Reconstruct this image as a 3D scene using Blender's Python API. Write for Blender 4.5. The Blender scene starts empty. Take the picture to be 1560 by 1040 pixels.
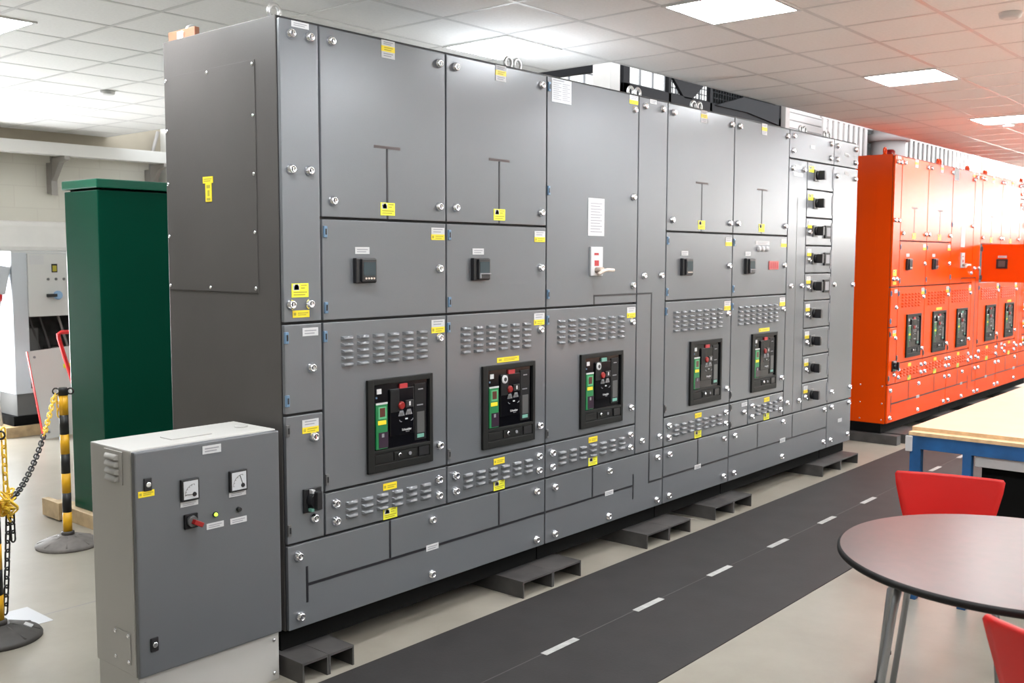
import bpy, bmesh, math, random
from mathutils import Vector, Matrix
random.seed(7)
scn = bpy.context.scene
COL = scn.collection
R = math.radians

# ------------------------------------------------------------------ materials
MATS = {}
def mat(name, col, rough=.5, metal=0., spec=.5, coat=0., emit=None, noise=None, bump=None, trans=0.):
    """Procedural Principled material; noise=(scale, amount) varies the base colour, bump=(scale, strength)."""
    m = bpy.data.materials.new(name); m.use_nodes = True
    nt = m.node_tree; b = nt.nodes['Principled BSDF']
    c = (*col, 1) if len(col) == 3 else col
    b.inputs['Base Color'].default_value = c
    b.inputs['Roughness'].default_value = rough
    b.inputs['Metallic'].default_value = metal
    b.inputs['Specular IOR Level'].default_value = spec
    b.inputs['Coat Weight'].default_value = coat
    b.inputs['Coat Roughness'].default_value = .12
    b.inputs['Transmission Weight'].default_value = trans
    if emit:
        b.inputs['Emission Color'].default_value = (*emit[0], 1)
        b.inputs['Emission Strength'].default_value = emit[1]
    if noise or bump:
        tc = nt.nodes.new('ShaderNodeTexCoord')
    if noise:
        n = nt.nodes.new('ShaderNodeTexNoise'); n.inputs['Scale'].default_value = noise[0]
        n.inputs['Detail'].default_value = 6
        nt.links.new(tc.outputs['Object'], n.inputs['Vector'])
        mr = nt.nodes.new('ShaderNodeMapRange')
        mr.inputs[1].default_value = .3; mr.inputs[2].default_value = .7
        mr.inputs[3].default_value = 1 - noise[1]; mr.inputs[4].default_value = 1 + noise[1]
        nt.links.new(n.outputs['Fac'], mr.inputs[0])
        mx = nt.nodes.new('ShaderNodeMix'); mx.data_type = 'RGBA'; mx.blend_type = 'MULTIPLY'
        mx.inputs[0].default_value = 1; mx.inputs[6].default_value = c
        nt.links.new(mr.outputs[0], mx.inputs[7]); nt.links.new(mx.outputs[2], b.inputs['Base Color'])
    if bump:
        n2 = nt.nodes.new('ShaderNodeTexNoise'); n2.inputs['Scale'].default_value = bump[0]
        nt.links.new(tc.outputs['Object'], n2.inputs['Vector'])
        bp = nt.nodes.new('ShaderNodeBump'); bp.inputs['Strength'].default_value = bump[1]
        bp.inputs['Distance'].default_value = .002
        nt.links.new(n2.outputs['Fac'], bp.inputs['Height']); nt.links.new(bp.outputs['Normal'], b.inputs['Normal'])
    MATS[name] = m
    return m

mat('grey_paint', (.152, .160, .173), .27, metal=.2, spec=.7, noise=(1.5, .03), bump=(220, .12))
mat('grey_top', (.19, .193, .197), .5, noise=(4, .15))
mat('grey_paint_shaded', (.078, .072, .069), .46, spec=.2, noise=(2.2, .06), bump=(160, .12))  # same paint as the fronts, darkened so the colour holds the side's shade
mat('light_grey_paint', (.43, .42, .40), .45, noise=(3, .03))
mat('dark_grey_door', (.138, .145, .155), .38, metal=.3, noise=(2, .03), bump=(220, .1))
mat('orange_paint', (.80, .070, .002), .27, spec=.15, noise=(1.5, .03))
mat('green_paint', (.003, .055, .032), .20, spec=.12, noise=(2, .05))
mat('green_lid', (.006, .105, .06), .3, noise=(2, .05))
mat('black_rubber', (.008, .008, .010), .6)
mat('black_plastic', (.012, .012, .014), .35)
mat('charcoal_plastic', (.007, .007, .008), .45, spec=.25)
mat('mimic_black', (.008, .008, .012), .45)
mat('mimic_brown', (.07, .05, .05), .5)
mat('chrome', (.85, .86, .90), .14, metal=1)
mat('lock_insert', (.10, .10, .11), .3, metal=.7)
mat('white_label', (.56, .56, .57), .5, spec=.3)
mat('paper_white', (.50, .51, .53), .6, spec=.3)
mat('label_yellow', (.86, .66, .02), .45)
mat('padlock_yellow', (.84, .82, .04), .45)
mat('print_grey', (.27, .27, .29), .6)
mat('print_dark', (.05, .04, .02), .6)
mat('print_olive', (.38, .33, .03), .6)
mat('hinge_blue', (.12, .21, .32), .4)
mat('hinge_dark', (.10, .10, .10), .4)
mat('cover_black', (.0035, .0035, .005), .16, spec=.4)
mat('breaker_frame', (.0075, .008, .0075), .5, spec=.25)
mat('unit_green', (.006, .17, .05), .4)
mat('unit_green_light', (.10, .42, .20), .4)
mat('unit_violet', (.035, .020, .035), .25)
mat('display_red', (.10, .03, .02), .3)
mat('button_red', (.27, .008, .007), .35)
mat('sticker_red', (.40, .02, .025), .5)
mat('icon_grey', (.22, .22, .24), .45)
mat('grey_window', (.09, .09, .09), .3)
mat('teal', (.16, .38, .31), .4)
mat('screen_dark', (.035, .055, .065), .12)
mat('screen_red', (.45, .06, .06), .3)
mat('beige_plastic', (.70, .60, .52), .5)
mat('brass_handle', (.45, .36, .30), .4, metal=.4)
mat('steel_dark', (.085, .080, .078), .5, metal=.3, noise=(8, .25))
mat('plinth_black', (.005, .005, .005), .8, spec=.1)
mat('eye_steel', (.62, .62, .62), .35, metal=.9)
mat('pallet_wood', (.44, .32, .18), .75, noise=(14, .2))
mat('post_yellow', (.80, .42, .01), .4)
mat('post_black', (.010, .010, .010), .45)
mat('chain_yellow', (.85, .55, .04), .4)
mat('chain_black', (.018, .018, .020), .45)
mat('base_grey', (.16, .145, .135), .7, noise=(20, .2))
mat('base_black', (.06, .055, .052), .55, noise=(20, .15))
mat('white_paint', (.58, .58, .57), .4)
mat('white_cool', (.50, .53, .57), .4)
mat('dark_interior', (.05, .048, .045), .7, noise=(9, .5))
mat('red_paint', (.72, .02, .025), .4)
mat('blue_metal', (.25, .40, .60), .3, metal=.5)
mat('galvanised', (.36, .34, .32), .5, metal=.4)
mat('tray_white', (.80, .79, .77), .4)
mat('table_top', (.040, .012, .010), .30, spec=1.0, noise=(25, .25))
mat('table_edge', (.006, .005, .005), .5, spec=.25)
mat('tube_grey', (.34, .35, .37), .35, metal=.7)
mat('chair_red', (.52, .012, .010), .35, spec=.4)
mat('bench_ply', (.82, .42, .285), .65, spec=.25, noise=(6, .04))
mat('bench_ply_edge', (.60, .40, .22), .65, noise=(30, .15))
mat('bench_blue', (.012, .085, .24), .4, noise=(7, .35))
mat('bench_grey', (.52, .51, .52), .5)
mat('tile_white', (.955, .953, .948), .7, noise=(60, .03))
mat('tbar', (.72, .72, .72), .28, spec=.8)
mat('salmon', (.22, .085, .045), .6)
mat('light_frame', (.85, .85, .85), .4)
mat('diffuser', (1, 1, 1), .5, emit=((.95, .98, 1), 15.5))
mat('wall_beige', (.44, .39, .31), .8, noise=(3, .05))
mat('wall_plain', (.70, .68, .63), .8, noise=(2, .04))
mat('band_white', (.80, .78, .75), .5, noise=(5, .03))
mat('frame_dark', (.014, .014, .017), .6, spec=.2)
mat('mesh_dark', (.016, .018, .022), .6, spec=.2)
mat('column_white', (.60, .57, .54), .6)
mat('column_grey', (.48, .45, .44), .6)
mat('blind_white', (.86, .86, .85), .5)
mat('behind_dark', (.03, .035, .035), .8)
mat('daylit_glass', (.9, .9, .9), .3, emit=((.97, 1, 1), .40))
mat('daylight_window', (.9, .9, .9), .3, emit=((1, .98, .95), 3.8))
mat('daylight_pane_left', (.9, .9, .9), .3, emit=((.97, .99, 1), 3.0))
mat('uplight_pane', (.9, .9, .9), .3, emit=((.95, .98, 1), 10.0))  # glow of the unseen back-wall window, added as uplight
mat('led_green', (.25, .55, .02), .3, emit=((.45, .9, .05), .8))
mat('detector_white', (.75, .75, .75), .4)

def brick_mat(name, c1, c2, mortar, bw, bh):
    m = bpy.data.materials.new(name); m.use_nodes = True; nt = m.node_tree
    b = nt.nodes['Principled BSDF']; b.inputs['Roughness'].default_value = .75
    tc = nt.nodes.new('ShaderNodeTexCoord'); sp = nt.nodes.new('ShaderNodeSeparateXYZ'); cb = nt.nodes.new('ShaderNodeCombineXYZ')
    nt.links.new(tc.outputs['Object'], sp.inputs[0]); nt.links.new(sp.outputs[0], cb.inputs[0]); nt.links.new(sp.outputs[2], cb.inputs[1])
    br = nt.nodes.new('ShaderNodeTexBrick')
    br.inputs['Color1'].default_value = (*c1, 1); br.inputs['Color2'].default_value = (*c2, 1); br.inputs['Mortar'].default_value = (*mortar, 1)
    br.inputs['Scale'].default_value = 1; br.inputs['Mortar Size'].default_value = .006
    br.inputs['Brick Width'].default_value = bw; br.inputs['Row Height'].default_value = bh
    nt.links.new(cb.outputs[0], br.inputs['Vector']); nt.links.new(br.outputs['Color'], b.inputs['Base Color'])
    MATS[name] = m
brick_mat('wall_block', (.76, .735, .66), (.74, .715, .64), (.71, .68, .61), .44, .215)

def floor_mat():
    m = bpy.data.materials.new('concrete_floor'); m.use_nodes = True; nt = m.node_tree
    b = nt.nodes['Principled BSDF']
    tc = nt.nodes.new('ShaderNodeTexCoord')
    n1 = nt.nodes.new('ShaderNodeTexNoise'); n1.inputs['Scale'].default_value = 1.3; n1.inputs['Detail'].default_value = 8
    n1.inputs['Roughness'].default_value = .65
    nt.links.new(tc.outputs['Object'], n1.inputs['Vector'])
    cr = nt.nodes.new('ShaderNodeValToRGB')
    cr.color_ramp.elements[0].position = .3; cr.color_ramp.elements[0].color = (.262, .238, .195, 1)
    cr.color_ramp.elements[1].position = .7; cr.color_ramp.elements[1].color = (.35, .325, .275, 1)
    nt.links.new(n1.outputs['Fac'], cr.inputs[0])
    nt.links.new(cr.outputs[0], b.inputs['Base Color'])
    b.inputs['Roughness'].default_value = .32
    b.inputs['Specular IOR Level'].default_value = .5
    MATS['concrete_floor'] = m
floor_mat()

def mat_mat():
    mat('floor_mat', (.029, .027, .027), .62, spec=.35, noise=(5, .12), bump=(90, .25))
    mat('mat_seam', (.085, .08, .078), .7)
    mat('mat_dash', (.42, .42, .41), .6, noise=(30, .15))
mat_mat()

def glass_mat():
    m = bpy.data.materials.new('pane_glass'); m.use_nodes = True; nt = m.node_tree
    for n in list(nt.nodes): nt.nodes.remove(n)
    o = nt.nodes.new('ShaderNodeOutputMaterial'); mx = nt.nodes.new('ShaderNodeMixShader'); mx.inputs[0].default_value = .06
    t = nt.nodes.new('ShaderNodeBsdfTransparent'); g = nt.nodes.new('ShaderNodeBsdfGlossy'); g.inputs['Roughness'].default_value = .05
    nt.links.new(t.outputs[0], mx.inputs[1]); nt.links.new(g.outputs[0], mx.inputs[2]); nt.links.new(mx.outputs[0], o.inputs[0])
    MATS['pane_glass'] = m
glass_mat()

# ------------------------------------------------------------------ mesh builder
class MB:
    """Collects shapes into one bmesh; build() links ONE mesh object."""
    def __init__(s, T=None):
        s.bm = bmesh.new(); s.mats = []; s.T = T; s.smooth = False
    def mi(s, m):
        if m not in s.mats: s.mats.append(m)
        return s.mats.index(m)
    def poly(s, pts, m, sm=False):
        f = s.bm.faces.new([s.bm.verts.new(p) for p in pts]); f.material_index = s.mi(m); f.smooth = sm
        return f
    def hull(s, vs, faces, m, sm=False):
        V = [s.bm.verts.new(v) for v in vs]; out = []
        for f in faces:
            F = s.bm.faces.new([V[i] for i in f]); F.material_index = s.mi(m); F.smooth = sm; out.append(F)
        return V, out
    def box(s, x0, x1, y0, y1, z0, z1, m, bev=0, mats=None):
        """mats: optional dict with keys among '-x +x -y +y -z +z' overriding the material"""
        vs = [(x, y, z) for z in (z0, z1) for y in (y0, y1) for x in (x0, x1)]
        fs = [(0, 2, 3, 1), (4, 5, 7, 6), (0, 1, 5, 4), (2, 6, 7, 3), (0, 4, 6, 2), (1, 3, 7, 5)]
        V, F = s.hull(vs, fs, m)
        if mats:
            for k, f in zip(('-z', '+z', '-y', '+y', '-x', '+x'), F):
                if k in mats: f.material_index = s.mi(mats[k])
        if bev:
            es = list({e for f in F for e in f.edges})
            bmesh.ops.bevel(s.bm, geom=es, offset=bev, segments=2, profile=.6, affect='EDGES', clamp_overlap=True)
    def cyl(s, p0, p1, r, m, n=16, r1=None, cap=True, sm=True):
        p0, p1 = Vector(p0), Vector(p1); r1 = r if r1 is None else r1
        d = (p1 - p0).normalized(); a = d.orthogonal().normalized(); b = d.cross(a)
        A = [s.bm.verts.new(p0 + r * (a * math.cos(t) + b * math.sin(t))) for t in [2 * math.pi * i / n for i in range(n)]]
        B = [s.bm.verts.new(p1 + r1 * (a * math.cos(t) + b * math.sin(t))) for t in [2 * math.pi * i / n for i in range(n)]]
        k = s.mi(m)
        for i in range(n):
            f = s.bm.faces.new((A[i], A[(i + 1) % n], B[(i + 1) % n], B[i])); f.material_index = k; f.smooth = sm
        if cap:
            f = s.bm.faces.new(A[::-1]); f.material_index = k
            f = s.bm.faces.new(B); f.material_index = k
    def tube(s, pts, r, m, n=10, closed=False, cap=True):
        P = [Vector(p) for p in pts]; N = len(P); k = s.mi(m)
        tang = []
        for i in range(N):
            if closed: t = P[(i + 1) % N] - P[i - 1]
            else: t = P[min(i + 1, N - 1)] - P[max(i - 1, 0)]
            tang.append(t.normalized())
        u = tang[0].orthogonal().normalized(); rings = []
        for i in range(N):
            u = (u - tang[i] * u.dot(tang[i]))
            u = u.normalized() if u.length > 1e-6 else tang[i].orthogonal().normalized()
            w = tang[i].cross(u)
            rings.append([s.bm.verts.new(P[i] + r * (u * math.cos(a) + w * math.sin(a))) for a in [2 * math.pi * j / n for j in range(n)]])
        for i in range(N if closed else N - 1):
            A, B = rings[i], rings[(i + 1) % N]
            off = 0
            if closed and i == N - 1:
                off = min(range(n), key=lambda o: (A[0].co - B[o].co).length)
            for j in range(n):
                f = s.bm.faces.new((A[j], A[(j + 1) % n], B[(j + 1 + off) % n], B[(j + off) % n])); f.material_index = k; f.smooth = True
        if cap and not closed:
            f = s.bm.faces.new(rings[0][::-1]); f.material_index = k
            f = s.bm.faces.new(rings[-1]); f.material_index = k
    def lathe(s, prof, m, n=32, c=(0, 0, 0), axis='z', sm=True):
        """prof: list of (r, h) from bottom to top; closed at both ends. axis '-y' points towards the viewer."""
        k = s.mi(m); rings = []
        def P(r, h, a):
            x, y = r * math.cos(a), r * math.sin(a)
            v = (x, y, h) if axis == 'z' else ((x, -h, y) if axis == '-y' else (-h, x, y))
            return (c[0] + v[0], c[1] + v[1], c[2] + v[2])
        for r, h in prof:
            rings.append([s.bm.verts.new(P(max(r, 1e-5), h, 2 * math.pi * i / n)) for i in range(n)])
        for A, B in zip(rings, rings[1:]):
            for i in range(n):
                f = s.bm.faces.new((A[i], A[(i + 1) % n], B[(i + 1) % n], B[i])); f.material_index = k; f.smooth = sm
        f = s.bm.faces.new(rings[0][::-1]); f.material_index = k
        f = s.bm.faces.new(rings[-1]); f.material_index = k
    def prism(s, pts, d, m):
        """extrude the polygon pts along the vector d"""
        d = Vector(d); A = [s.bm.verts.new(p) for p in pts]; B = [s.bm.verts.new(Vector(p) + d) for p in pts]; k = s.mi(m)
        n = len(pts)
        for i in range(n):
            f = s.bm.faces.new((A[i], A[(i + 1) % n], B[(i + 1) % n], B[i])); f.material_index = k
        f = s.bm.faces.new(A[::-1]); f.material_index = k
        f = s.bm.faces.new(B); f.material_index = k
    def mesh(s, name, org=(0, 0, 0)):
        if s.T is not None: bmesh.ops.transform(s.bm, matrix=s.T, verts=s.bm.verts)
        o = Vector(org)
        if o.length > 0: bmesh.ops.translate(s.bm, vec=-o, verts=s.bm.verts)
        bmesh.ops.recalc_face_normals(s.bm, faces=s.bm.faces)
        me = bpy.data.meshes.new(name); s.bm.to_mesh(me); s.bm.free()
        for m in s.mats: me.materials.append(MATS[m])
        return me
    def build(s, name, parent=None, org=None):
        if parent is not None:
            r = parent
            while r.parent: r = r.parent
            org = r['_org'] if '_org' in r else (0, 0, 0)
        org = org or (0, 0, 0)
        o = bpy.data.objects.new(name, s.mesh(name, org)); COL.objects.link(o)
        if parent is None: o.location = org
        else: o.parent = parent
        return o

def tag(o, label=None, cat=None, group=None, kind=None):
    if label: o['label'] = label
    if cat: o['category'] = cat
    if group: o['group'] = group
    if kind: o['kind'] = kind
    return o
def thing(name, org, label, cat, group=None):
    """Empty at the thing's base; its parts are built in world coordinates and stored relative to org"""
    e = bpy.data.objects.new(name, None); COL.objects.link(e); e.location = org; e['_org'] = tuple(org)
    e.empty_display_size = .1
    return tag(e, label, cat, group)
def struct(o): o['kind'] = 'structure'; return o
def root_org(o):
    while o.parent: o = o.parent
    return Vector(o['_org']) if '_org' in o else Vector((0, 0, 0))
def share(name, me, parent, p):
    """a part at world point p that shares mesh data (mesh modelled about its own origin)"""
    o = bpy.data.objects.new(name, me); COL.objects.link(o); o.parent = parent
    o.location = Vector(p) - root_org(parent)
    return o
def copy_tree(o, parent=None):
    c = o.copy(); COL.objects.link(c)
    if parent is not None: c.parent = parent
    for ch in list(o.children): copy_tree(ch, c)
    return c
def text_mesh(body, size, m, bold=False):
    cu = bpy.data.curves.new('lettering', 'FONT'); cu.body = body; cu.size = size; cu.extrude = .0006; cu.align_x = 'CENTER'; cu.align_y = 'CENTER'
    if bold: cu.offset = size * .012
    ob = bpy.data.objects.new('lettering', cu); COL.objects.link(ob)
    me = bpy.data.meshes.new_from_object(ob.evaluated_get(bpy.context.evaluated_depsgraph_get()))
    bpy.data.objects.remove(ob); bpy.data.curves.remove(cu)
    me.transform(Matrix.Rotation(R(90), 4, 'X'))
    me.materials.clear(); me.materials.append(MATS[m])
    return me

# ------------------------------------------------------------------ shared small meshes
def lock_mesh():
    b = MB()
    b.lathe([(.021, 0), (.021, .004), (.019, .008), (.016, .017), (.014, .019), (.0105, .0195), (.0105, .012)], 'chrome', 20, axis='-y')
    b.lathe([(.0098, .009), (.0098, .0125)], 'lock_insert', 14, axis='-y')
    b.box(-.003, .003, -.019, -.012, -.0075, .0075, 'chrome')
    return b.mesh('lock')
LOCK = lock_mesh()
def screw_mesh():
    b = MB(); b.lathe([(.008, 0), (.0075, .003), (.004, .005)], 'chrome', 10, axis='-x')
    return b.mesh('screw')
SCREW = screw_mesh()
def hinge_mesh(m):
    b = MB(); b.box(-.008, .009, -.007, .004, -.023, .023, m, .002)
    b.box(-.002, .005, -.0085, -.006, -.012, .012, 'black_plastic')
    return b.mesh('hinge')
HINGE_B = hinge_mesh('hinge_blue'); HINGE_D = hinge_mesh('hinge_dark')
SCHNEIDER = text_mesh('Schneider', .0145, 'white_label', True)
SCHNEIDER_SUB = text_mesh('Electric', .0075, 'icon_grey', True)

def lock(parent, x, z, y=0): return share('lock', LOCK, parent, (x, y, z))
def hinge(parent, x, z, y=0, dark=False): return share('hinge', HINGE_D if dark else HINGE_B, parent, (x, y, z))

def plate(name, parent, x0, x1, z0, z1, bands, marks=(), y=0, T=None, th=.002):
    """flat engraved label; bands [(v0, v1, material)], marks [(u0, u1, v0, v1, material)] as thin raised print"""
    b = MB(T)
    w, h = x1 - x0, z1 - z0
    for v0, v1, m in bands: b.box(x0, x1, y - th, y, z0 + v0 * h, z0 + v1 * h, m)
    for u0, u1, v0, v1, m in marks:
        b.box(x0 + u0 * w, x0 + u1 * w, y - th - .0004, y - th, z0 + v0 * h, z0 + v1 * h, m)
    return b.build(name, parent)
def lines(u0, u1, vs, h, m): return [(u0, u1 - .12 * (i % 2), v, v + h, m) for i, v in enumerate(vs)]

def white_label(parent, x0, x1, z0, z1, y=0):
    return plate('name_label', parent, x0, x1, z0, z1, [(0, 1, 'white_label')], lines(.12, .88, (.58, .25), .14, 'print_grey'), y)
def yellow_label(parent, x0, x1, z0, z1, y=0):
    return plate('warning_label', parent, x0, x1, z0, z1, [(0, 1, 'label_yellow')],
                 [(.06, .2, .3, .7, 'print_olive')] + lines(.3, .92, (.55, .28), .14, 'print_olive'), y)
def pad_label(parent, x0, x1, z0, z1, y=0):
    """yellow lock-off label with a black padlock pictogram"""
    return plate('padlock_label', parent, x0, x1, z0, z1, [(0, 1, 'padlock_yellow')],
                 [(.08, .46, .50, .94, 'white_label'), (.14, .42, .54, .80, 'print_dark'), (.19, .37, .80, .92, 'print_dark')] +
                 lines(.55, .9, (.82, .62), .08, 'print_olive') + lines(.1, .92, (.32, .14), .08, 'print_olive'), y)
def duo_label(parent, x0, x1, z0, z1, y=0):
    return plate('circuit_label', parent, x0, x1, z0, z1, [(0, .45, 'label_yellow'), (.45, 1, 'white_label')],
                 lines(.15, .85, (.82, .62), .07, 'print_grey') + [(.06, .2, .12, .34, 'print_olive')] + lines(.3, .9, (.26, .1), .07, 'print_olive'), y)
def trio_label(parent, x0, x1, z0, z1, y=0):
    return plate('warning_label', parent, x0, x1, z0, z1, [(0, .36, 'white_label'), (.36, .68, 'label_yellow'), (.68, 1, 'white_label')],
                 lines(.15, .85, (.86, .76), .05, 'print_grey') + lines(.15, .85, (.22, .1), .05, 'print_grey') + lines(.2, .85, (.56, .44), .05, 'print_olive'), y)

def louvres(b, x0, x1, zt, nx, nz, m, y=0, w=.066, pitch=.0278, h=.0155, skip=None):
    step = (x1 - x0 - w) / max(nx - 1, 1)
    for i in range(nx):
        for j in range(nz):
            a = x0 + i * step; t = zt - j * pitch; q = t - h; rows = []
            if skip and a < skip[1] and a + w > skip[0] and q < skip[3] and t > skip[2]: continue
            for n_ in range(5):
                s_ = n_ / 4 * math.pi / 2; d = .014 * math.sin(s_); zz = t - h * (1 - math.cos(s_)) * .95; e = .010 * math.sin(s_)
                rows.append([b.bm.verts.new((a + e, y - d, zz)), b.bm.verts.new((a + w - e, y - d, zz))])
            k = b.mi(m)
            for A, B in zip(rows, rows[1:]):
                f = b.bm.faces.new((A[0], A[1], B[1], B[0])); f.material_index = k; f.smooth = True
            l0, l1 = b.bm.verts.new((a, y, q)), b.bm.verts.new((a + w, y, q))
            for vs in ([r_[0] for r_ in rows] + [l0], [r_[1] for r_ in rows] + [l1], [rows[-1][0], rows[-1][1], l1, l0]):
                f = b.bm.faces.new(vs); f.material_index = k

def mimic(parent, x0, x1, z0, z1, y=0, m='mimic_black'):
    b = MB(); b.box(x0, x1, y - .0012, y, z0, z1, m)
    return b.build('mimic_line', parent)

# ------------------------------------------------------------------ switchboards
GC = [0, .193, .913, 1.646, 2.485, 2.794, 3.616, 4.427, 5.209, 5.689]      # column edges of the grey board
OC = [6.692 + v for v in (0, .185, .900, 1.635, 2.370, 2.640, 3.420, 4.190, 4.960, 5.420)]
ZB, Z4, Z3, Z2, Z1, ZT = .176, .530, .712, 1.418, 1.836, 2.596
G = .005

class Board:
    def __init__(s, cols, yf, paint, side, colour):
        s.c, s.y, s.p, s.side, s.colour = cols, yf, paint, side, colour
    def X(s, x):
        for i in range(9):
            if x <= GC[i + 1] or i == 8:
                return s.c[i] + (x - GC[i]) / (GC[i + 1] - GC[i]) * (s.c[i + 1] - s.c[i])
    # ---- pieces
    def section(s, i0, i1, label):
        x0, x1 = s.c[i0] + .001, s.c[i1] - .001
        t = thing('switchgear_section', ((x0 + x1) / 2, s.y + .41, .085), label, 'switchgear', s.colour + ' switchboard sections')
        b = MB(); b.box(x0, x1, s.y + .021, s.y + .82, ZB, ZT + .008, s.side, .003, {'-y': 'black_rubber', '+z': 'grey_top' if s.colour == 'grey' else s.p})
        b.build('body', t)
        b = MB(); b.box(x0 + .004, x1 - .004, s.y + .055, s.y + .80, .086, ZB, 'plinth_black'); b.build('plinth', t)
        return t
    def panel(s, name, t, x0, x1, z0, z1, extra=None, raw=False):
        b = MB()
        X0, X1 = (x0, x1) if raw else (s.X(x0), s.X(x1))
        b.box(X0 + G, X1 - G, s.y, s.y + .019, z0 + G, z1 - G, s.p, .0035)
        if extra: extra(b)
        return b.build(name, t)
    def lv(s, x0, x1, zt, nx, nz, skip=None):
        k = (s.X(x1) - s.X(x0)) / (x1 - x0)
        return lambda b: louvres(b, s.X(x0), s.X(x1), zt, nx, nz, s.p, s.y, w=.066 * k, skip=skip and (s.X(skip[0]), s.X(skip[1]), skip[2], skip[3]))
    def L(s, p, *pts):
        for x, z in pts: lock(p, s.X(x), z, s.y)
    def H(s, p, x, zs, dark=False):
        for z in zs: hinge(p, s.X(x), z, s.y, dark)
    def lab(s, fn, p, x0, x1, z0, z1): return fn(p, s.X(x0), s.X(x1), z0, z1, s.y)
    def mim(s, p, x0, x1, z0, z1, m='mimic_black'): return mimic(p, s.X(x0), s.X(x1), z0, z1, s.y, m)
    # ---- withdrawable air circuit breaker with its black escutcheon
    def breaker(s, t, x0, x1, z0, z1, dial=False, charged=False):
        y = s.y; x0, x1 = s.X(x0), s.X(x1); w, h = x1 - x0, z1 - z0
        U = lambda u: x0 + u * w
        V = lambda v: z0 + v * h
        b = MB(); fr = 'breaker_frame'
        # frame: four bars round the window, lower bar holds three recessed boxes
        b.box(x0, U(.095), y - .014, y, z0, z1, fr, .003); b.box(U(.945), x1, y - .014, y, z0, z1, fr, .003)
        b.box(U(.09), U(.95), y - .014, y, V(.94), z1, fr, .003); b.box(U(.09), U(.95), y - .014, y, V(.20), V(.235), fr, .002)
        b.box(U(.09), U(.95), y - .014, y, z0, V(.085), fr, .003)
        b.box(U(.09), U(.95), y - .006, y, V(.08), V(.205), 'black_plastic')
        br = b.build('circuit_breaker', t)
        def q(name, u0, u1, v0, v1, d, m, bev=0, lbl=None):
            k = MB(); k.box(U(u0), U(u1), y - d, y, V(v0), V(v1), m, bev); o = k.build(name, br)
            if lbl: o['label'] = lbl
            return o
        q('front_cover', .095, .945, .235, .94, .003, 'cover_black')
        q('cover_moulding', .335, .705, .36, .875, .009, 'cover_black', .003)
        q('cover_moulding', .335, .47, .62, .86, .012, 'charcoal_plastic', .002)
        q('side_cover', .72, .90, .27, .90, .007, 'charcoal_plastic', .002)
        k = MB()
        k.box(U(.755), U(.87), y - .0085, y - .006, V(.35), V(.585), 'grey_window')
        k.box(U(.755), U(.862), y - .009, y - .006, V(.297), V(.338), 'teal')
        k.build('rating_plate', br)
        q('side_marking', .755, .85, .655, .668, .008, 'icon_grey'); q('side_marking', .775, .85, .83, .842, .008, 'print_grey')
        # electronic trip unit on the left
        k = MB(); k.box(U(.125), U(.295), y - .010, y, V(.245), V(.74), 'unit_green', .002)
        k.box(U(.125), U(.295), y - .0108, y - .008, V(.725), V(.745), 'white_label')
        k.box(U(.158), U(.275), y - .0108, y - .008, V(.57), V(.70), 'unit_green_light')
        k.box(U(.15), U(.27), y - .0112, y - .008, V(.508), V(.553), 'label_yellow')
        k.box(U(.16), U(.30), y - .0106, y - .008, V(.255), V(.425), 'unit_violet')
        k.box(U(.205), U(.24), y - .0112, y - .008, V(.37), V(.41), 'icon_grey')
        k.build('trip_unit', br)
        q('display', .178, .255, .592, .688, .0118, 'display_red')
        q('white_tag', .15, .215, .838, .893, .006, 'white_label')
        q('blue_led', .133, .153, .79, .81, .006, 'hinge_blue')
        q('status_sticker', .48, .60, .872, .922, .011, 'teal' if charged else 'sticker_red', 0, 'green status sticker' if charged else 'red status sticker')
        k = MB(); k.lathe([(.018, .009), (.018, .016), (.014, .021)], 'button_red', 18, (U(.498), y, V(.686)), '-y'); k.build('push_button', br)['label'] = 'round red push button'
        k = MB(); k.box(U(.565), U(.68), y - .016, y - .009, V(.655), V(.735), 'black_plastic', .002)
        k.box(U(.61), U(.635), y - .0168, y - .015, V(.675), V(.72), 'white_label'); k.build('push_button', br)['label'] = 'black push button with white mark'
        k = MB()
        for u, v, e in ((.505, .60, .018), (.62, .605, .02)):
            k.prism([(U(u) - e, y - .009, V(v) - .012), (U(u) + e, y - .009, V(v) - .012), (U(u) + e * .55, y - .009, V(v) + .012), (U(u) - e * .45, y - .009, V(v) + .012)], (0, -.002, 0), 'icon_grey')
            for i in range(3): k.box(U(u) - e * .6 + i * e * .45, U(u) - e * .6 + i * e * .45 + .003, y - .0118, y - .0108, V(v) - .010, V(v) + .003, 'print_dark')
        for u, q0 in ((.505, 1.0), (.655, 1.45)):
            k.tube([(U(u) + .011 * math.cos(a), y - .0095, V(.528) + .009 * math.sin(a)) for a in [math.pi * (q0 + .55 * i / 6) for i in range(7)]], .0018, 'icon_grey', 6)
        k.box(U(.565), U(.60), y - .0112, y - .009, V(.525), V(.54), 'white_label')
        k.build('position_indicator', br)
        if dial:
            k = MB(); k.lathe([(.021, .008), (.021, .015), (.017, .017)], 'white_label', 20, (U(.40), y, V(.815)), '-y')
            k.lathe([(.010, .016), (.010, .0185)], 'black_plastic', 14, (U(.40), y, V(.815)), '-y'); k.build('key_dial', br)
        share('maker_lettering', SCHNEIDER, br, (U(.587), y - .0092, V(.415)))
        share('maker_lettering', SCHNEIDER_SUB, br, (U(.60), y - .0092, V(.392)))
        k = MB(); k.box(U(.10), U(.36), y - .012, y - .004, V(.095), V(.19), fr, .002); k.box(U(.77), U(.935), y - .013, y - .004, V(.09), V(.195), 'black_plastic', .003)
        k.box(U(.39), U(.745), y - .011, y - .004, V(.095), V(.19), fr, .002); k.build('racking_cover', br)
        k = MB(); k.lathe([(.010, .010), (.010, .019), (.007, .021)], 'chrome', 12, (U(.462), y, V(.15)), '-y')
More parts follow.
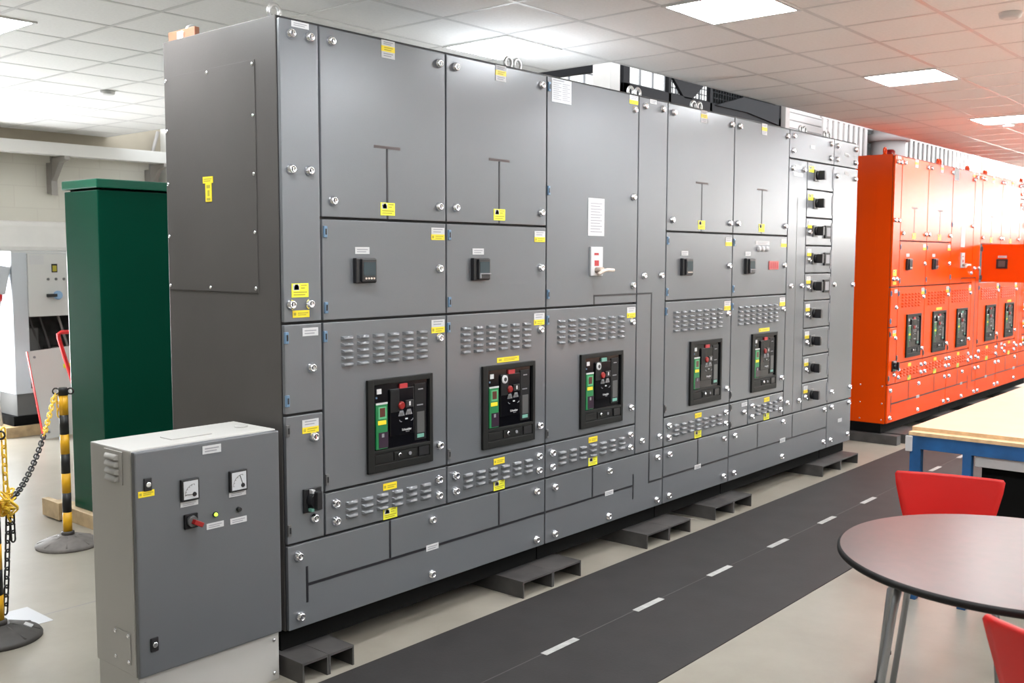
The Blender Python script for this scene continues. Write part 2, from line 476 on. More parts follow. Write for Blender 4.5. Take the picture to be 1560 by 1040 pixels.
        k.lathe([(.008, .010), (.008, .015)], 'icon_grey', 12, (U(.63), y, V(.145)), '-y'); k.build('key_lock', br)
        return br
    def meter(s, t, x0, x1, z0, z1, flap=False):
        y = s.y; x0, x1 = s.X(x0), s.X(x1); w, h = x1 - x0, z1 - z0
        b = MB(); b.box(x0, x1, y - .022, y, z0, z1, 'black_plastic', .005)
        b.box(x0 + .22 * w, x1 - .05 * w, y - .032, y - .02, z0 + .05 * h, z1 - .04 * h, 'black_plastic', .004)
        m = b.build('power_meter', t)
        k = MB(); k.box(x0 + .29 * w, x1 - .12 * w, y - .0332, y - .031, z0 + .30 * h, z1 - .17 * h, 'screen_dark'); k.build('screen', m)
        if flap:
            k = MB(); k.box(x0 + .25 * w, x1 - .06 * w, y - .038, y - .031, z0 + .27 * h, z0 + .33 * h, 'icon_grey', .002)
            k.box(x0 + .25 * w, x0 + .32 * w, y - .038, y - .031, z0 + .1 * h, z0 + .3 * h, 'icon_grey', .002); k.build('flap', m)
        else:
            for i in range(4):
                k = MB(); k.lathe([(.0042, .031), (.0042, .0355)], 'beige_plastic', 10, (x0 + (.40 + .13 * i) * w, y, z0 + .19 * h), '-y'); k.build('button', m)
        return m
    # ---- a whole breaker column: upper cable door, meter door, breaker door, louvred vent panel
    def column(s, t, c, nx, fr, dial=False, charged=False, flap=False, ylab=None, upper=True, middle=True, vent=None):
        c0, c1 = GC[c], GC[c + 1]; mid = (c0 + c1) / 2
        if upper:
            p = s.panel('upper_door', t, c0, c1, Z1, ZT)
            for x in (c0 + .060, c1 - .048):
                for z in (2.540, 1.906): s.L(p, (x, z))
            s.lab(trio_label, p, mid + .01 - .038, mid + .01 + .038, 2.518, 2.592)
            s.mim(p, mid - .005, mid + .005, Z1 + G, 2.14); s.mim(p, mid - .074, mid + .076, 2.138, 2.150, 'mimic_brown')
            s.lab(pad_label, p, mid - .040, mid + .042, 1.857, 1.911)
        if middle:
            p = s.panel('meter_door', t, c0, c1, Z2, Z1)
            s.H(p, c0 + .018, (1.781, 1.474)); s.L(p, (c1 - .049, 1.627))
            s.lab(white_label, p, c0 + .176, c0 + .255, 1.692, 1.721)
            s.lab(duo_label, p, c1 - .097, c1 - .013, 1.757, 1.812)
            s.meter(t, c0 + .163, c0 + .275, 1.570, 1.676, flap)
            if c == 6:
                s.lab(white_label, p, 3.94, 4.145, 1.770, 1.795)
                for x in (3.979, 4.038, 4.097):
                    k = MB(); k.lathe([(.019, 0), (.019, .008), (.015, .018), (.006, .021)], 'white_label', 16, (s.X(x), s.y, 1.741), '-y'); k.build('indicator_lamp', p)
                k = MB(); k.box(s.X(4.141), s.X(4.288), s.y - .006, s.y, 1.597, 1.657, 'screen_red', .002)
                for i in range(4): k.box(s.X(4.16 + i * .032), s.X(4.178 + i * .032), s.y - .0068, s.y - .005, 1.605, 1.648, 'sticker_red')
                k.build('red_display', p)
        p = s.panel('breaker_door', t, c0, c1, Z3, Z2, s.lv(c0 + .095, c1 - .124, 1.353, nx, 5))
        s.H(p, c0 + .012, (1.357,)); s.H(p, c0 + .012, (.766,), True)
        s.L(p, (c1 - .049, 1.312), (c1 - .051, .816))
        s.lab(duo_label, p, c1 - .098, c1 - .014, 1.336, 1.396)
        if ylab: s.lab(yellow_label, p, ylab[0], ylab[1], 1.166, 1.190)
        s.breaker(t, fr[0], fr[1], .752, 1.157, dial, charged)
        v0, v1, l0, l1, nv = vent or (c0, c1, c0 + .110, c1 - .106, nx)
        vm = (l0 + l1) / 2
        p = s.panel('vent_panel', t, v0, v1, Z4, Z3, s.lv(l0, l1, .654, nv, 3, (vm - .036, vm + .036, .535, .578)))
        for x in (v0 + .056, v1 - .057): s.L(p, (x, .658), (x, .584))
        s.lab(yellow_label, p, vm - .040, vm + .040, .664, .694); s.lab(pad_label, p, vm - .041, vm + .041, .535, .580 if nv != 6 else .581)
    def cable_column(s, t):
        p = s.panel('cable_panel', t, 0, .193, Z2, ZT)
        s.L(p, (.055, 2.537), (.145, 2.537), (.047, 2.019), (.135, 2.019), (.038, 1.492), (.128, 1.492))
        s.lab(white_label, p, .060, .144, 2.566, 2.589); s.lab(pad_label, p, .042, .124, 1.520, 1.575); s.lab(yellow_label, p, .045, .127, 1.440, 1.468)
        p = s.panel('small_door', t, 0, .193, 1.054, Z2); s.H(p, .012, (1.362, 1.112)); s.L(p, (.133, 1.235)); s.lab(white_label, p, .092, .170, 1.364, 1.397)
        p = s.panel('small_door', t, 0, .193, Z4, 1.054); s.H(p, .012, (.993, .592), True); s.L(p, (.140, .954), (.136, .619)); s.lab(duo_label, p, .084, .166, .972, 1.027)
        x = s.X(.125); y = s.y
        k = MB(); k.box(x - .045, x + .045, y - .012, y, .649, .747, 'black_plastic', .004)
        k.lathe([(.034, .010), (.034, .020), (.028, .030), (.028, .034)], 'black_plastic', 20, (x, y, .698), '-y')
        sw = k.build('rotary_switch', p)
        k = MB(T=None); k.box(x - .012, x + .014, y - .055, y - .030, .665, .738, 'black_plastic', .004); k.build('knob', sw)
        k = MB(); k.box(x - .020, x - .006, y - .0345, y - .012, .728, .744, 'white_label', .002); k.build('pointer', sw)
        k = MB(); k.box(x - .026, x - .012, y - .0345, y - .012, .655, .668, 'teal', .002); k.build('pointer', sw)['label'] = 'green pointer'
    def eyes(s, t, *pts):
        for x, y in pts:
            k = MB(); a = s.X(x); yy = s.y + y
            k.tube([(a + .026 * math.cos(q), yy, ZT + .046 + .026 * math.sin(q)) for q in [2 * math.pi * i / 18 for i in range(18)]], .0085, 'eye_steel' if s.colour == 'grey' else s.p, 8, True)
            k.lathe([(.022, ZT + .008), (.022, ZT + .014), (.012, ZT + .024)], 'eye_steel' if s.colour == 'grey' else s.p, 14, (a, yy, 0))
            k.build('lifting_eye', t)
    def base(s, t, i0, i1, locks, lines_, lab=None, split=None):
        p = s.panel('base_panel', t, GC[i0], GC[i1], ZB, Z4)
        s.L(p, *locks)
        for x0, x1, z0, z1 in lines_: s.mim(p, x0, x1, z0, z1)
        if lab: s.lab(white_label, p, *lab)
        return p

def build_board(s, labels, full):
    q = .005
    # section A: cable column and two breaker columns
    t = s.section(0, 3, labels[0]); s.cable_column(t)
    s.column(t, 1, 6, (.421, .811)); s.column(t, 2, 6, (1.150, 1.547), dial=True, flap=True, ylab=(1.265, 1.429))
    s.base(t, 0, 3, [(.054, .478), (.059, .228), (.812, .478), (.808, .224), (1.572, .476), (1.570, .222)],
           [(.092, .103, .277, .427), (.103, 1.640, .345, .357), (.548, .559, .357, Z4 - q), (1.275, 1.286, .357, Z4 - q)], (.775, .855, .335, .363))
    s.eyes(t, (.07, .12), (.07, .70), (1.46, .10), (1.53, .10))
    # plain side of the end section: screwed cover
    x = s.c[0] + .001; y = s.y
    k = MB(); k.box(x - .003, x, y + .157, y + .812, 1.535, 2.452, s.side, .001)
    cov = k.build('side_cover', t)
    if s.colour == 'grey':
        for yy, z in [(.17, 2.435), (.485, 2.437), (.80, 2.437), (.17, 2.235), (.17, 2.006), (.17, 1.776), (.17, 1.552), (.80, 2.222), (.80, 1.993), (.80, 1.767), (.80, 1.552), (.49, 1.550)]:
            share('screw', SCREW, cov, (x - .003, yy, z))
        T = Matrix.Translation((x - .003, 0, 0)) @ Matrix.Rotation(R(-90), 4, 'Z')
        # the T shaped yellow warning label, turned on its side
        plate('warning_label', cov, -.530, -.457, 1.985, 2.012, [(0, 1, 'label_yellow')], lines(.1, .9, (.55, .25), .15, 'print_olive'), 0, T)
        plate('warning_label', cov, -.512, -.468, 1.908, 1.985, [(0, 1, 'label_yellow')], [(.2, .8, .72, .9, 'print_olive'), (.35, .7, .3, .62, 'print_olive'), (.2, .8, .06, .2, 'print_olive')], 0, T)
    else:
        for z in (.36, .47, 1.53, 1.79, 2.04, 2.28, 2.52 - .05):
            share('screw', SCREW, cov, (x - .003, y + .41, z))
        for yy in (.05, .25, .6):
            for z in (.21, .36, .52): share('screw', SCREW, t, (x, y + yy, z))
    # section B: isolator column and busbar column
    t = s.section(3, 5, labels[1])
    p = s.panel('upper_door', t, GC[3], GC[4], Z2, ZT)
    s.H(p, GC[3] + .014, (2.541, 2.020, 1.490)); s.L(p, (2.434, 2.511), (2.433, 2.022), (2.436, 1.523))
    s.lab(duo_label, p, 2.388, 2.472, 2.541, 2.589)
    plate('document_sheet', p, s.X(1.682), s.X(1.847), 2.470, 2.589, [(0, 1, 'paper_white')],
          [(.06, .62, .90, .95, 'print_grey')] + lines(.08, .48, [.12 + .085 * i for i in range(9)], .028, 'print_grey') + lines(.54, .92, [.12 + .085 * i for i in range(9)], .028, 'print_grey'), s.y)
    plate('instruction_sheet', p, s.X(2.004), s.X(2.153), 1.796, 1.999, [(0, 1, 'white_label')],
          lines(.14, .86, [.10 + .075 * i for i in range(11)], .022, 'print_grey'), s.y)
    mi = MB(); mi.box(s.X(2.061), s.X(2.071), s.y - .0012, s.y, Z2 + q, 1.476, 'mimic_black'); mi.box(s.X(2.071), s.X(2.48), s.y - .0012, s.y, 1.466, 1.476, 'mimic_black'); mi.build('mimic_line', p)
    # isolator: white plate with red marks and operating handle
    xx = s.X(2.075); y = s.y
    k = MB(); k.box(xx - .055, xx + .055, y - .012, y, 1.580, 1.737, 'white_label', .003)
    k.box(xx - .026, xx + .014, y - .013, y - .011, 1.692, 1.704, 'sticker_red'); k.box(xx - .024, xx + .016, y - .013, y - .011, 1.634, 1.664, 'sticker_red')
    iso = k.build('isolator', t)
    k = MB(); k.cyl((xx - .005, y - .012, 1.610), (xx - .005, y - .055, 1.610), .017, 'brass_handle')
    k.tube([(xx - .042, y - .05, 1.588), (xx - .01, y - .056, 1.606), (xx + .03, y - .06, 1.612), (xx + .085, y - .062, 1.610)], .010, 'beige_plastic', 10); k.build('handle', iso)
    p2 = s.panel('busbar_panel', t, GC[4], GC[5], Z4, ZT)
    s.L(p2, (2.541, 2.542), (2.728, 2.545), (2.551, 1.575), (2.737, 1.575), (2.551, .606), (2.742, .606)); s.lab(white_label, p2, 2.597, 2.667, 2.566, 2.590)
    s.mim(p2, 2.490, 2.637, 1.466, 1.476); s.mim(p2, 2.637, 2.647, Z4 + q, 1.476)
    s.column(t, 3, 7, (1.938, 2.339), dial=True, charged=True, upper=False, middle=False)
    s.base(t, 3, 5, [(1.725, .472), (1.725, .220), (2.224, .478), (2.219, .219), (2.723, .480), (2.723, .221)],
           [(1.652, 2.466, .345, .356), (2.466, 2.477, .270, .418), (2.061, 2.072, .356, Z4 - q), (2.634, 2.645, .336, Z4 - q), (2.645, 2.788, .336, .347)], (2.187, 2.268, .338, .364))
    s.eyes(t, (2.575, .12), (2.65, .12))
    # section C: one breaker column
    t = s.section(5, 6, labels[2])
    s.breaker_column_c(t, full)
    s.base(t, 5, 6, [(2.863, .479), (2.863, .221), (3.543, .484), (3.545, .230)], [(2.800, 3.610, .340, .351), (3.206, 3.217, .351, Z4 - q)], (3.172, 3.250, .333, .360))
    s.eyes(t, (3.285, .12), (3.36, .12))
    # section D: breaker column and outgoing feeder column
    t = s.section(6, 8, labels[3])
    s.columnD(t)
    s.base(t, 6, 8, [(3.694, .483), (3.690, .229), (4.422, .488), (4.415, .233), (5.149, .494), (5.141, .240)],
           [(3.622, 5.203, .343, .353), (4.027, 4.038, .353, Z4 - q), (4.583, 4.594, .353, Z4 - q)], (4.387, 4.472, .335, .365))
    s.eyes(t, (4.86, .12), (4.93, .12))
    s.feeders(t, full)
    if full:
        # section E: blank end
        t = s.section(8, 9, labels[4])
        p = s.panel('top_panel', t, GC[8], GC[9], 2.392, ZT); s.L(p, (5.265, 2.547), (5.628, 2.547), (5.265, 2.442), (5.628, 2.442)); s.lab(white_label, p, 5.41, 5.485, 2.480, 2.503)
        p = s.panel('end_panel', t, GC[8], GC[9], Z4, 2.392)
        s.L(p, (5.265, 2.315), (5.630, 2.312), (5.270, 1.472), (5.636, 1.465), (5.278, .622), (5.640, .626)); s.lab(white_label, p, 5.42, 5.50, 2.335, 2.358)
        p = s.base(t, 8, 9, [(5.287, .498), (5.629, .498), (5.280, .235), (5.622, .240)], [])
        s.lab(white_label, p, 5.43, 5.505, .358, .386)
        s.eyes(t, (5.30, .12), (5.37, .12))

def breaker_column_c(s, t, closed):
    s.column(t, 5, 7, (3.083, 3.481), middle=closed)
    if not closed:
        # the meter door of this column hangs open on the orange board, swung out on its left hinges
        x0, x1 = s.X(GC[5]), s.X(GC[6]); w = x1 - x0
        T = Matrix.Translation((x0 + .034, s.y - .012, 0)) @ Matrix.Rotation(R(-89), 4, 'Z')
        k = MB(T); k.box(0, w - .01, -.019, 0, Z2 + G, Z1 - G, s.p, .0035); d = k.build('meter_door', t)
        k = MB(T); a = .163 * w / .822; k.box(a, a + .112, -.041, -.019, 1.570, 1.672, 'black_plastic', .005); k.box(a + .022, a + .09, -.0425, -.040, 1.588, 1.655, 'grey_window'); k.build('power_meter', d)
        plate('name_label', d, a + .012, a + .100, 1.684, 1.708, [(0, 1, 'white_label')], lines(.12, .88, (.58, .25), .14, 'print_grey'), -.019, T)
        k = MB(T)
        for z in (1.78, 1.47): k.box(-.012, .012, -.024, 0, z - .025, z + .025, 'hinge_dark', .002)
        k.build('hinge', d)
        k = MB(T); k.lathe([(.019, .019), (.016, .034), (.010, .036)], 'chrome', 16, (w - .06, 0, 1.627), '-y'); k.build('lock', d)
Board.breaker_column_c = breaker_column_c
def columnD(s, t):
    s.column(t, 6, 7, (3.905, 4.285), flap=True, ylab=(4.017, 4.176), vent=(3.880, 4.427, 3.993, 4.328, 4))
    p = s.panel('small_door', t, 3.616, 3.880, Z4, Z3); s.L(p, (3.821, .628)); s.lab(white_label, p, 3.786, 3.866, .668, .694)
    s.H(p, 3.632, (.68, .562), True)
Board.columnD = columnD
def feeders(s, t, full):
    y = s.y
    p = s.panel('top_panel', t, GC[7], GC[8], 2.392, ZT); s.L(p, (4.487, 2.552), (4.482, 2.448), (5.142, 2.550), (5.138, 2.442)); s.lab(white_label, p, 4.775, 4.850, 2.488, 2.512)
    p = s.panel('cable_panel', t, GC[7], 4.735, Z4, 2.392)
    s.L(p, (4.479, 2.323), (4.668, 2.323), (4.492, 1.477), (4.672, 1.475), (4.482, .621), (4.680, .617)); s.lab(white_label, p, 4.53, 4.63, 2.325, 2.350)
    s.lab(white_label, p, 4.505, 4.655, 2.272, 2.296)
    k = MB(); k.box(s.X(4.578), s.X(4.584), y - .001, y, Z4 + .01, 2.12, 'hinge_dark'); k.build('fold_line', p)
    zs = [2.392 - i * (2.392 - Z4) / 9 for i in range(10)]
    for i in range(9):
        z1, z0 = zs[i], zs[i + 1]
        d = s.panel('feeder_door', t, 4.735, GC[8], z0, z1)
        zc = z1 - .097
        x = s.X(4.885)
        k = MB(); k.box(x - .04, x + .042, y - .012, y, zc - .043, zc + .043, 'hinge_dark', .004); k.lathe([(.034, .010), (.030, .03)], 'charcoal_plastic', 18, (x, y, zc), '-y')
        sw = k.build('rotary_switch', d)
        k = MB(); k.box(x - .015, x + .018, y - .075, y - .028, zc - .034, zc + .034, 'black_plastic', .005); k.build('knob', sw)
        if i < 2: s.lab(pad_label, d, 4.762, 4.845, zc + .020, zc + .064)
        else:
            s.lab(duo_label, d, 4.765, 4.835, zc + .020, zc + .074); s.L(d, (4.795, zc - .010))
        if i in (2, 3, 4):
            k = MB(); a = s.X(5.055); e = s.X(5.165)
            k.box(a, e, y - .014, y, zc - .052, zc + .046, 'charcoal_plastic', .004); k.box(a + .022, e - .022, y - .0155, y - .012, zc - .036, zc + .030, 'icon_grey'); k.build('card_meter', d)
        k = MB(); k.box(s.X(5.188), s.X(5.200), y - .004, y, z0 + .03, z1 - .03, 'icon_grey'); k.build('hinge', d)
Board.feeders = feeders

GREY = Board(GC, 0.0, 'grey_paint', 'grey_paint_shaded', 'grey')
build_board(GREY, [
    'tall grey switchgear section with two breakers and a screwed side cover, nearest the camera',
    'grey switchgear section with isolator handle and white instruction sheet on its tall door',
    'grey switchgear section with one breaker, just right of the narrow busbar column',
    'grey switchgear section with nine rotary switches stacked beside a breaker column',
    'narrow blank grey switchgear section at the far right end of the grey row'], True)
ORANGE = Board(OC, .067, 'orange_paint', 'orange_paint', 'orange')
build_board(ORANGE, [
    'orange switchgear section with two breakers and a plain side, nearest of the orange row',
    'orange switchgear section with long white strip on its tall door, second of the orange row',
    'orange switchgear section whose meter door hangs open toward the workbench',
    'orange switchgear section with rotary switches, at the right edge beyond the open orange door'], False)
# ------------------------------------------------------------------ steel supports under the boards
def support(x0, x1, y0, y1, label, grp):
    w = (x1 - x0) / 2
    t = thing('steel_support', ((x0 + x1) / 2, (y0 + y1) / 2, 0), label, 'support', grp)
    for i in (0, 1):
        a = x0 + i * w
        k = MB(); k.box(a, a + w - .002, y0, y1, .075, .0845, 'steel_dark'); k.box(a, a + .008, y0, y1, 0, .0755, 'steel_dark')
        k.box(a + w - .010, a + w - .002, y0, y1, 0, .0755, 'steel_dark'); k.build('channel', t)
sup = [(-.02, .245, -.115, 'dark steel channel support under the near left corner of the grey row'),
       (1.32, 1.80, -.125, 'dark steel channel support under the join after the second grey breaker column'),
       (2.44, 2.93, -.122, 'dark steel channel support under the grey busbar column'),
       (3.27, 3.77, -.100, 'dark steel channel support under the fourth breaker column of the grey row'),
       (4.96, 5.66, -.085, 'dark steel channel support under the far right end of the grey row')]
for x0, x1, y0, l in sup: support(x0, x1, y0, .78, l, 'steel channels under the grey row')
for x0, x1, l in [(6.80, 7.25, 'dark steel channel support under the near end of the orange row'), (8.1, 8.6, 'second dark steel channel support under the orange row'),
                  (9.25, 9.75, 'third dark steel channel support under the orange row, behind the bench'), (10.6, 11.2, 'fourth dark steel channel support under the orange row, at the right edge')]:
    support(x0, x1, -.07, .85, l, 'steel channels under the orange row')
k = MB(); k.box(6.64, 6.74, -.05, .85, 0, .0845, 'steel_dark', .004); tag(k.build('floor_beam'), 'dark beam on the floor under the near end of the orange row', 'beam')

# things standing on top of the boards
t = thing('orange_block', (.09, .72, ZT + .008), 'small dull orange plate standing on the grey row behind the near left lifting eye', 'block')
k = MB(); k.box(.03, .055, .62, .825, ZT + .009, ZT + .055, 'salmon', .004); k.build('block', t)
k = MB(); k.box(.02, .030, .70, .74, ZT + .012, ZT + .045, 'beige_plastic', .003); k.build('clip', t)
t = thing('warning_beacon', (7.45, .40, ZT + .008), 'red warning beacon on top of the near orange section', 'beacon')
k = MB(); k.lathe([(.03, ZT + .008), (.03, ZT + .03)], 'black_plastic', 18, (7.45, .40, 0)); k.build('foot', t)
k = MB(); k.lathe([(.052, ZT + .028), (.052, ZT + .11), (.035, ZT + .125)], 'button_red', 20, (7.45, .40, 0)); k.build('lens', t)
k = MB(); k.box(8.46, 8.66, .30, .42, ZT + .008, ZT + .05, 'button_red', .006); tag(k.build('red_box'), 'flat red box on top of the orange row', 'box')

# ------------------------------------------------------------------ floor mat with dashed line
k = MB(); k.box(-1.2, 15.5, -1.162, -.150, 0, .004, 'floor_mat')
k.box(-1.2, 15.5, -.642, -.638, .004, .0043, 'mat_seam')
for i in range(-2, 21):
    a = .835 + i * .698; k.box(a, a + .232, -.662, -.628, .004, .0046, 'mat_dash')
tag(k.build('floor_mat'), 'long dark grey floor mat with a dashed white line along the aisle', 'mat')

# ------------------------------------------------------------------ small distribution cabinet at the near left
t = thing('distribution_cabinet', (-.341, .145, 0), 'waist-high grey cabinet with two dial meters at the near left corner', 'cabinet')
X0, X1 = -.648, -.036
k = MB(); k.box(X0, X1, .012, .292, .195, 1.008, 'light_grey_paint', .006); k.build('body', t)
k = MB(); k.box(X0 + .006, X1 - .006, .006, .286, 0, .195, 'light_grey_paint', .003); pl = k.build('plinth', t)
for x in (X0 + .03, X1 - .03):
    for z in (.03, .165): lock_o = share('screw', SCREW, pl, (x, .006, z)); lock_o.rotation_euler = (0, 0, R(90))
k = MB(); k.box(X0 + .004, X1 - .001, -.010, .012, .196, 1.004, 'dark_grey_door', .006); door = k.build('door', t)
yf = -.010
def latch(x0, x1, z0, z1):
    k = MB(); k.box(x0, x1, yf - .006, yf, z0, z1, 'black_plastic', .003); o = k.build('latch', door)
    k = MB(); k.lathe([(.010, .005), (.010, .010), (.007, .011)], 'chrome', 12, ((x0 + x1) / 2, yf, (z0 + z1) / 2), '-y'); return k.build('latch', door)
latch(-.612, -.582, .862, .908); latch(-.603, -.573, .282, .332)
yellow_label(door, -.633, -.572, .842, .864, yf); white_label(door, -.377, -.299, .958, .988, yf)
white_label(door, -.472, -.400, .778, .796, yf); white_label(door, -.269, -.194, .778, .797, yf)
white_label(door, -.367, -.294, .675, .697, yf); white_label(door, -.266, -.193, .674, .696, yf)
def dial_meter(x0, x1, z0, z1, ang):
    k = MB(); k.box(x0, x1, yf - .014, yf, z0, z1, 'black_plastic', .003); m = k.build('dial_meter', t)
    k = MB(); k.box(x0 + .007, x1 - .007, yf - .0155, yf - .013, z0 + .007, z1 - .007, 'paper_white')
    cx, cz = x1 - .022, z0 + .022; r = x1 - x0 - .034
    k.tube([(cx - r * math.cos(a), yf - .0156, cz + r * math.sin(a)) for a in [math.pi / 2 * i / 10 for i in range(11)]], .0007, 'print_dark', 5)
    for i in range(6):
        a = math.pi / 2 * i / 5; c, s_ = math.cos(a), math.sin(a)
        k.tube([(cx - r * c, yf - .0157, cz + r * s_), (cx - (r - .005) * c, yf - .0157, cz + (r - .005) * s_)], .0008, 'print_dark', 5)
    k.build('dial_face', m)
    k = MB(); k.tube([(cx, yf - .017, cz), (cx - (r - .003) * math.cos(ang), yf - .017, cz + (r - .003) * math.sin(ang))], .0012, 'print_dark', 6)
    k.lathe([(.009, .015), (.007, .019)], 'black_plastic', 14, (cx, yf, cz), '-y'); k.build('needle', m)
dial_meter(-.472, -.400, .800, .880, R(4)); dial_meter(-.270, -.194, .798, .879, R(72))
k = MB(); k.box(-.460, -.406, yf - .010, yf, .696, .750, 'charcoal_plastic', .003); k.lathe([(.022, .008), (.019, .022)], 'grey_window', 18, (-.433, yf, .723), '-y'); sw = k.build('rotary_switch', t)
k = MB(MathT := Matrix.Translation((-.433, yf, .723)) @ Matrix.Rotation(R(28), 4, 'Y')); k.box(-.006, .034, -.040, -.018, -.009, .009, 'button_red', .003); k.build('knob', sw)['label'] = 'red switch knob'
k = MB(); k.lathe([(.0105, 0), (.0105, .006)], 'black_plastic', 16, (-.330, yf, .727), '-y'); k.lathe([(.0075, .005), (.006, .011), (.003, .012)], 'led_green', 14, (-.330, yf, .727), '-y'); k.build('indicator_lamp', door)['label'] = 'lit green indicator'
k = MB(); k.lathe([(.010, 0), (.010, .007), (.008, .012)], 'black_plastic', 16, (-.228, yf, .727), '-y'); k.build('push_button', door)
T = Matrix.Translation((X0, 0, 0)) @ Matrix.Rotation(R(-90), 4, 'Z')
k = MB(T); k.box(-.185, -.062, -.004, 0, .880, .998, 'light_grey_paint', .001); louvres(k, -.170, -.082, .985, 1, 4, 'light_grey_paint', -.004, w=.088, pitch=.026, h=.018); k.build('vent_plate', t)
k = MB(T); k.box(-.150, -.040, -.004, 0, .235, .350, 'light_grey_paint', .001); pv = k.build('cover_plate', t)
for yy, z in ((.14, .34), (.05, .34), (.14, .245), (.05, .245)): share('screw', SCREW, pv, (X0 - .004, yy, z))
k = MB(); k.lathe([(.026, 1.008), (.026, 1.013), (.020, 1.013)], 'light_grey_paint', 18, (-.10, .15, 0)); k.build('cable_entry', t)
k = MB(); k.box(-.44, -.27, .09, .17, 1.008, 1.0115, 'light_grey_paint', .001); k.build('gland_plate', t)

# ------------------------------------------------------------------ green cabinet on a timber pallet
t = thing('green_cabinet', (1.03, 2.83, .09), 'tall dark green metal cabinet with overhanging lid, behind the grey row', 'cabinet')
k = MB(); k.box(.590, 1.55, 2.575, 2.99, .09, 2.075, 'green_paint', .006); k.build('body', t)
k = MB(); k.box(.615, 1.52, 2.60, 2.96, 2.07, 2.09, 'plinth_black'); k.build('gasket', t)
k = MB(); k.box(.578, 1.565, 2.560, 3.0, 2.086, 2.140, 'green_lid', .006); k.build('lid', t)
t = thing('timber_pallet', (1.03, 2.83, 0), 'pale timber pallet under the green cabinet', 'pallet')
for x in (.60, 1.06, 1.52):
    k = MB(); k.box(x - .05, x + .05, 2.55, 3.25, 0, .0895, 'pallet_wood', .003); k.build('bearer', t)
k = MB(); k.box(.50, .545, 3.02, 3.25, .01, .12, 'pallet_wood', .003); k.build('deck_board', t)

# ------------------------------------------------------------------ chain barrier
def post_parts(t):
    k = MB(); k.lathe([(.176, 0), (.178, .010), (.170, .022), (.10, .050), (.050, .062), (.046, .066)], 'base_grey', 40)
    for i in range(8):
        a = math.pi / 4 * i + .2; c, s_ = math.cos(a), math.sin(a)
        k.tube([(.055 * c, .055 * s_, .058), (.165 * c, .165 * s_, .022)], .006, 'base_grey', 6)
    k.build('base', t)
    k = MB(); k.lathe([(.036, .060), (.036, .082), (.030, .086)], 'base_black', 24); k.build('collar', t)
    z = .084; 
    for i in range(7):
        h = (.882 - .084) / 7
        k = MB(); m = 'post_yellow' if i % 2 == 0 else 'post_black'
        k.lathe([(.025, z), (.025, z + h)], m, 24); k.build('pole_band', t)['label'] = ('yellow' if i % 2 == 0 else 'black') + ' band of the pole'; z += h
    k = MB(); k.lathe([(.0275, .882), (.0275, .915), (.022, .926)], 'post_black', 24)
    for s_ in (-1, 1): k.tube([(s_ * (.040 + .017 * math.cos(a)), 0, .905 + .017 * math.sin(a)) for a in [2 * math.pi * i / 14 for i in range(14)]], .0045, 'post_black', 6, True)
    k.build('cap', t)
P1, P2 = Vector((.295, 2.475, 0)), Vector((-.592, 1.287, 0))
post = thing('barrier_post', (0, 0, 0), 'yellow and black banded barrier post on a round base beside the green cabinet', 'barrier post', 'chain barrier posts')
post_parts(post); post.location = P1; post.rotation_euler = (0, 0, R(-40)); post['_org'] = (0, 0, 0)
pc = copy_tree(post); pc.location = P2; pc['label'] = 'barrier post with dark round base cut off by the left edge of the photo'
for ch in pc.children:
    if ch.name.startswith('base'): ch.data = ch.data.copy(); ch.data.materials[0] = MATS['base_black']
k = MB(Matrix.Translation((.115, .03, .046)) @ Matrix.Rotation(R(24), 4, 'Y')); k.box(-.018, .018, -.016, .016, -.004, .0015, 'white_label'); lb = k.build('base_label'); lb.parent = pc
def link_pts(p, d, roll, L=.026, W=.011):
    d = d.normalized(); a = d.orthogonal().normalized(); b = d.cross(a); u = a * math.cos(roll) + b * math.sin(roll)
    out = []
    for i in range(6): q = -math.pi / 2 + math.pi * i / 5; out.append(p + d * (L - W) + d * W * math.cos(q) + u * W * math.sin(q))
    for i in range(6): q = math.pi / 2 + math.pi * i / 5; out.append(p - d * (L - W) + d * W * math.cos(q) + u * W * math.sin(q))
    return out
def chain(name, label, path, colours, step=.040):
    """links along the polyline path; colours(f) gives the material at the fraction f of its length"""
    P = [Vector(p) for p in path]; seg = [(b - a).length for a, b in zip(P, P[1:])]; tot = sum(seg)
    t = thing(name, tuple(P[-1]), label, 'chain', 'plastic barrier chains'); B = {}
    n = int(tot / step)
    for i in range(n):
        s_ = (i + .5) * step; f = s_ / tot; j = 0
        while j < len(seg) - 1 and s_ > seg[j]: s_ -= seg[j]; j += 1
        p = P[j].lerp(P[j + 1], min(s_ / seg[j], 1)); c = colours(f)
        B.setdefault(c, MB()).tube(link_pts(p, P[j + 1] - P[j], R(90) * (i % 2) + .4), .0042, c, 6, True)
    for c, k in B.items(): k.build('yellow_links' if 'yellow' in c else 'black_links', t)
def sag(a, b, s_, n=14):
    a, b = Vector(a), Vector(b)
    return [a.lerp(b, i / n) - Vector((0, 0, s_ * 4 * (i / n) * (1 - i / n))) for i in range(n + 1)]
KN = Vector((-.532, 1.300, .590))
h1 = P1 + Vector((-.036, .030, .885))
chain('barrier_chain', 'yellow and black plastic chain sagging from the post beside the green cabinet', sag(h1, KN, .10),
      lambda f: 'chain_yellow' if f < .30 or f > .93 else 'chain_black')
chain('barrier_chain', 'short loose yellow chain end hanging from the far post cap', [h1 + Vector((.014, -.008, -.006)), h1 + Vector((.018, -.010, -.15))], lambda f: 'chain_yellow')
top2 = Vector((-.534, 1.300, .925))
chain('barrier_chain', 'yellow chain hanging straight down at the left edge, from post top to the knot', [top2, KN + Vector((0, 0, .03))], lambda f: 'chain_yellow')
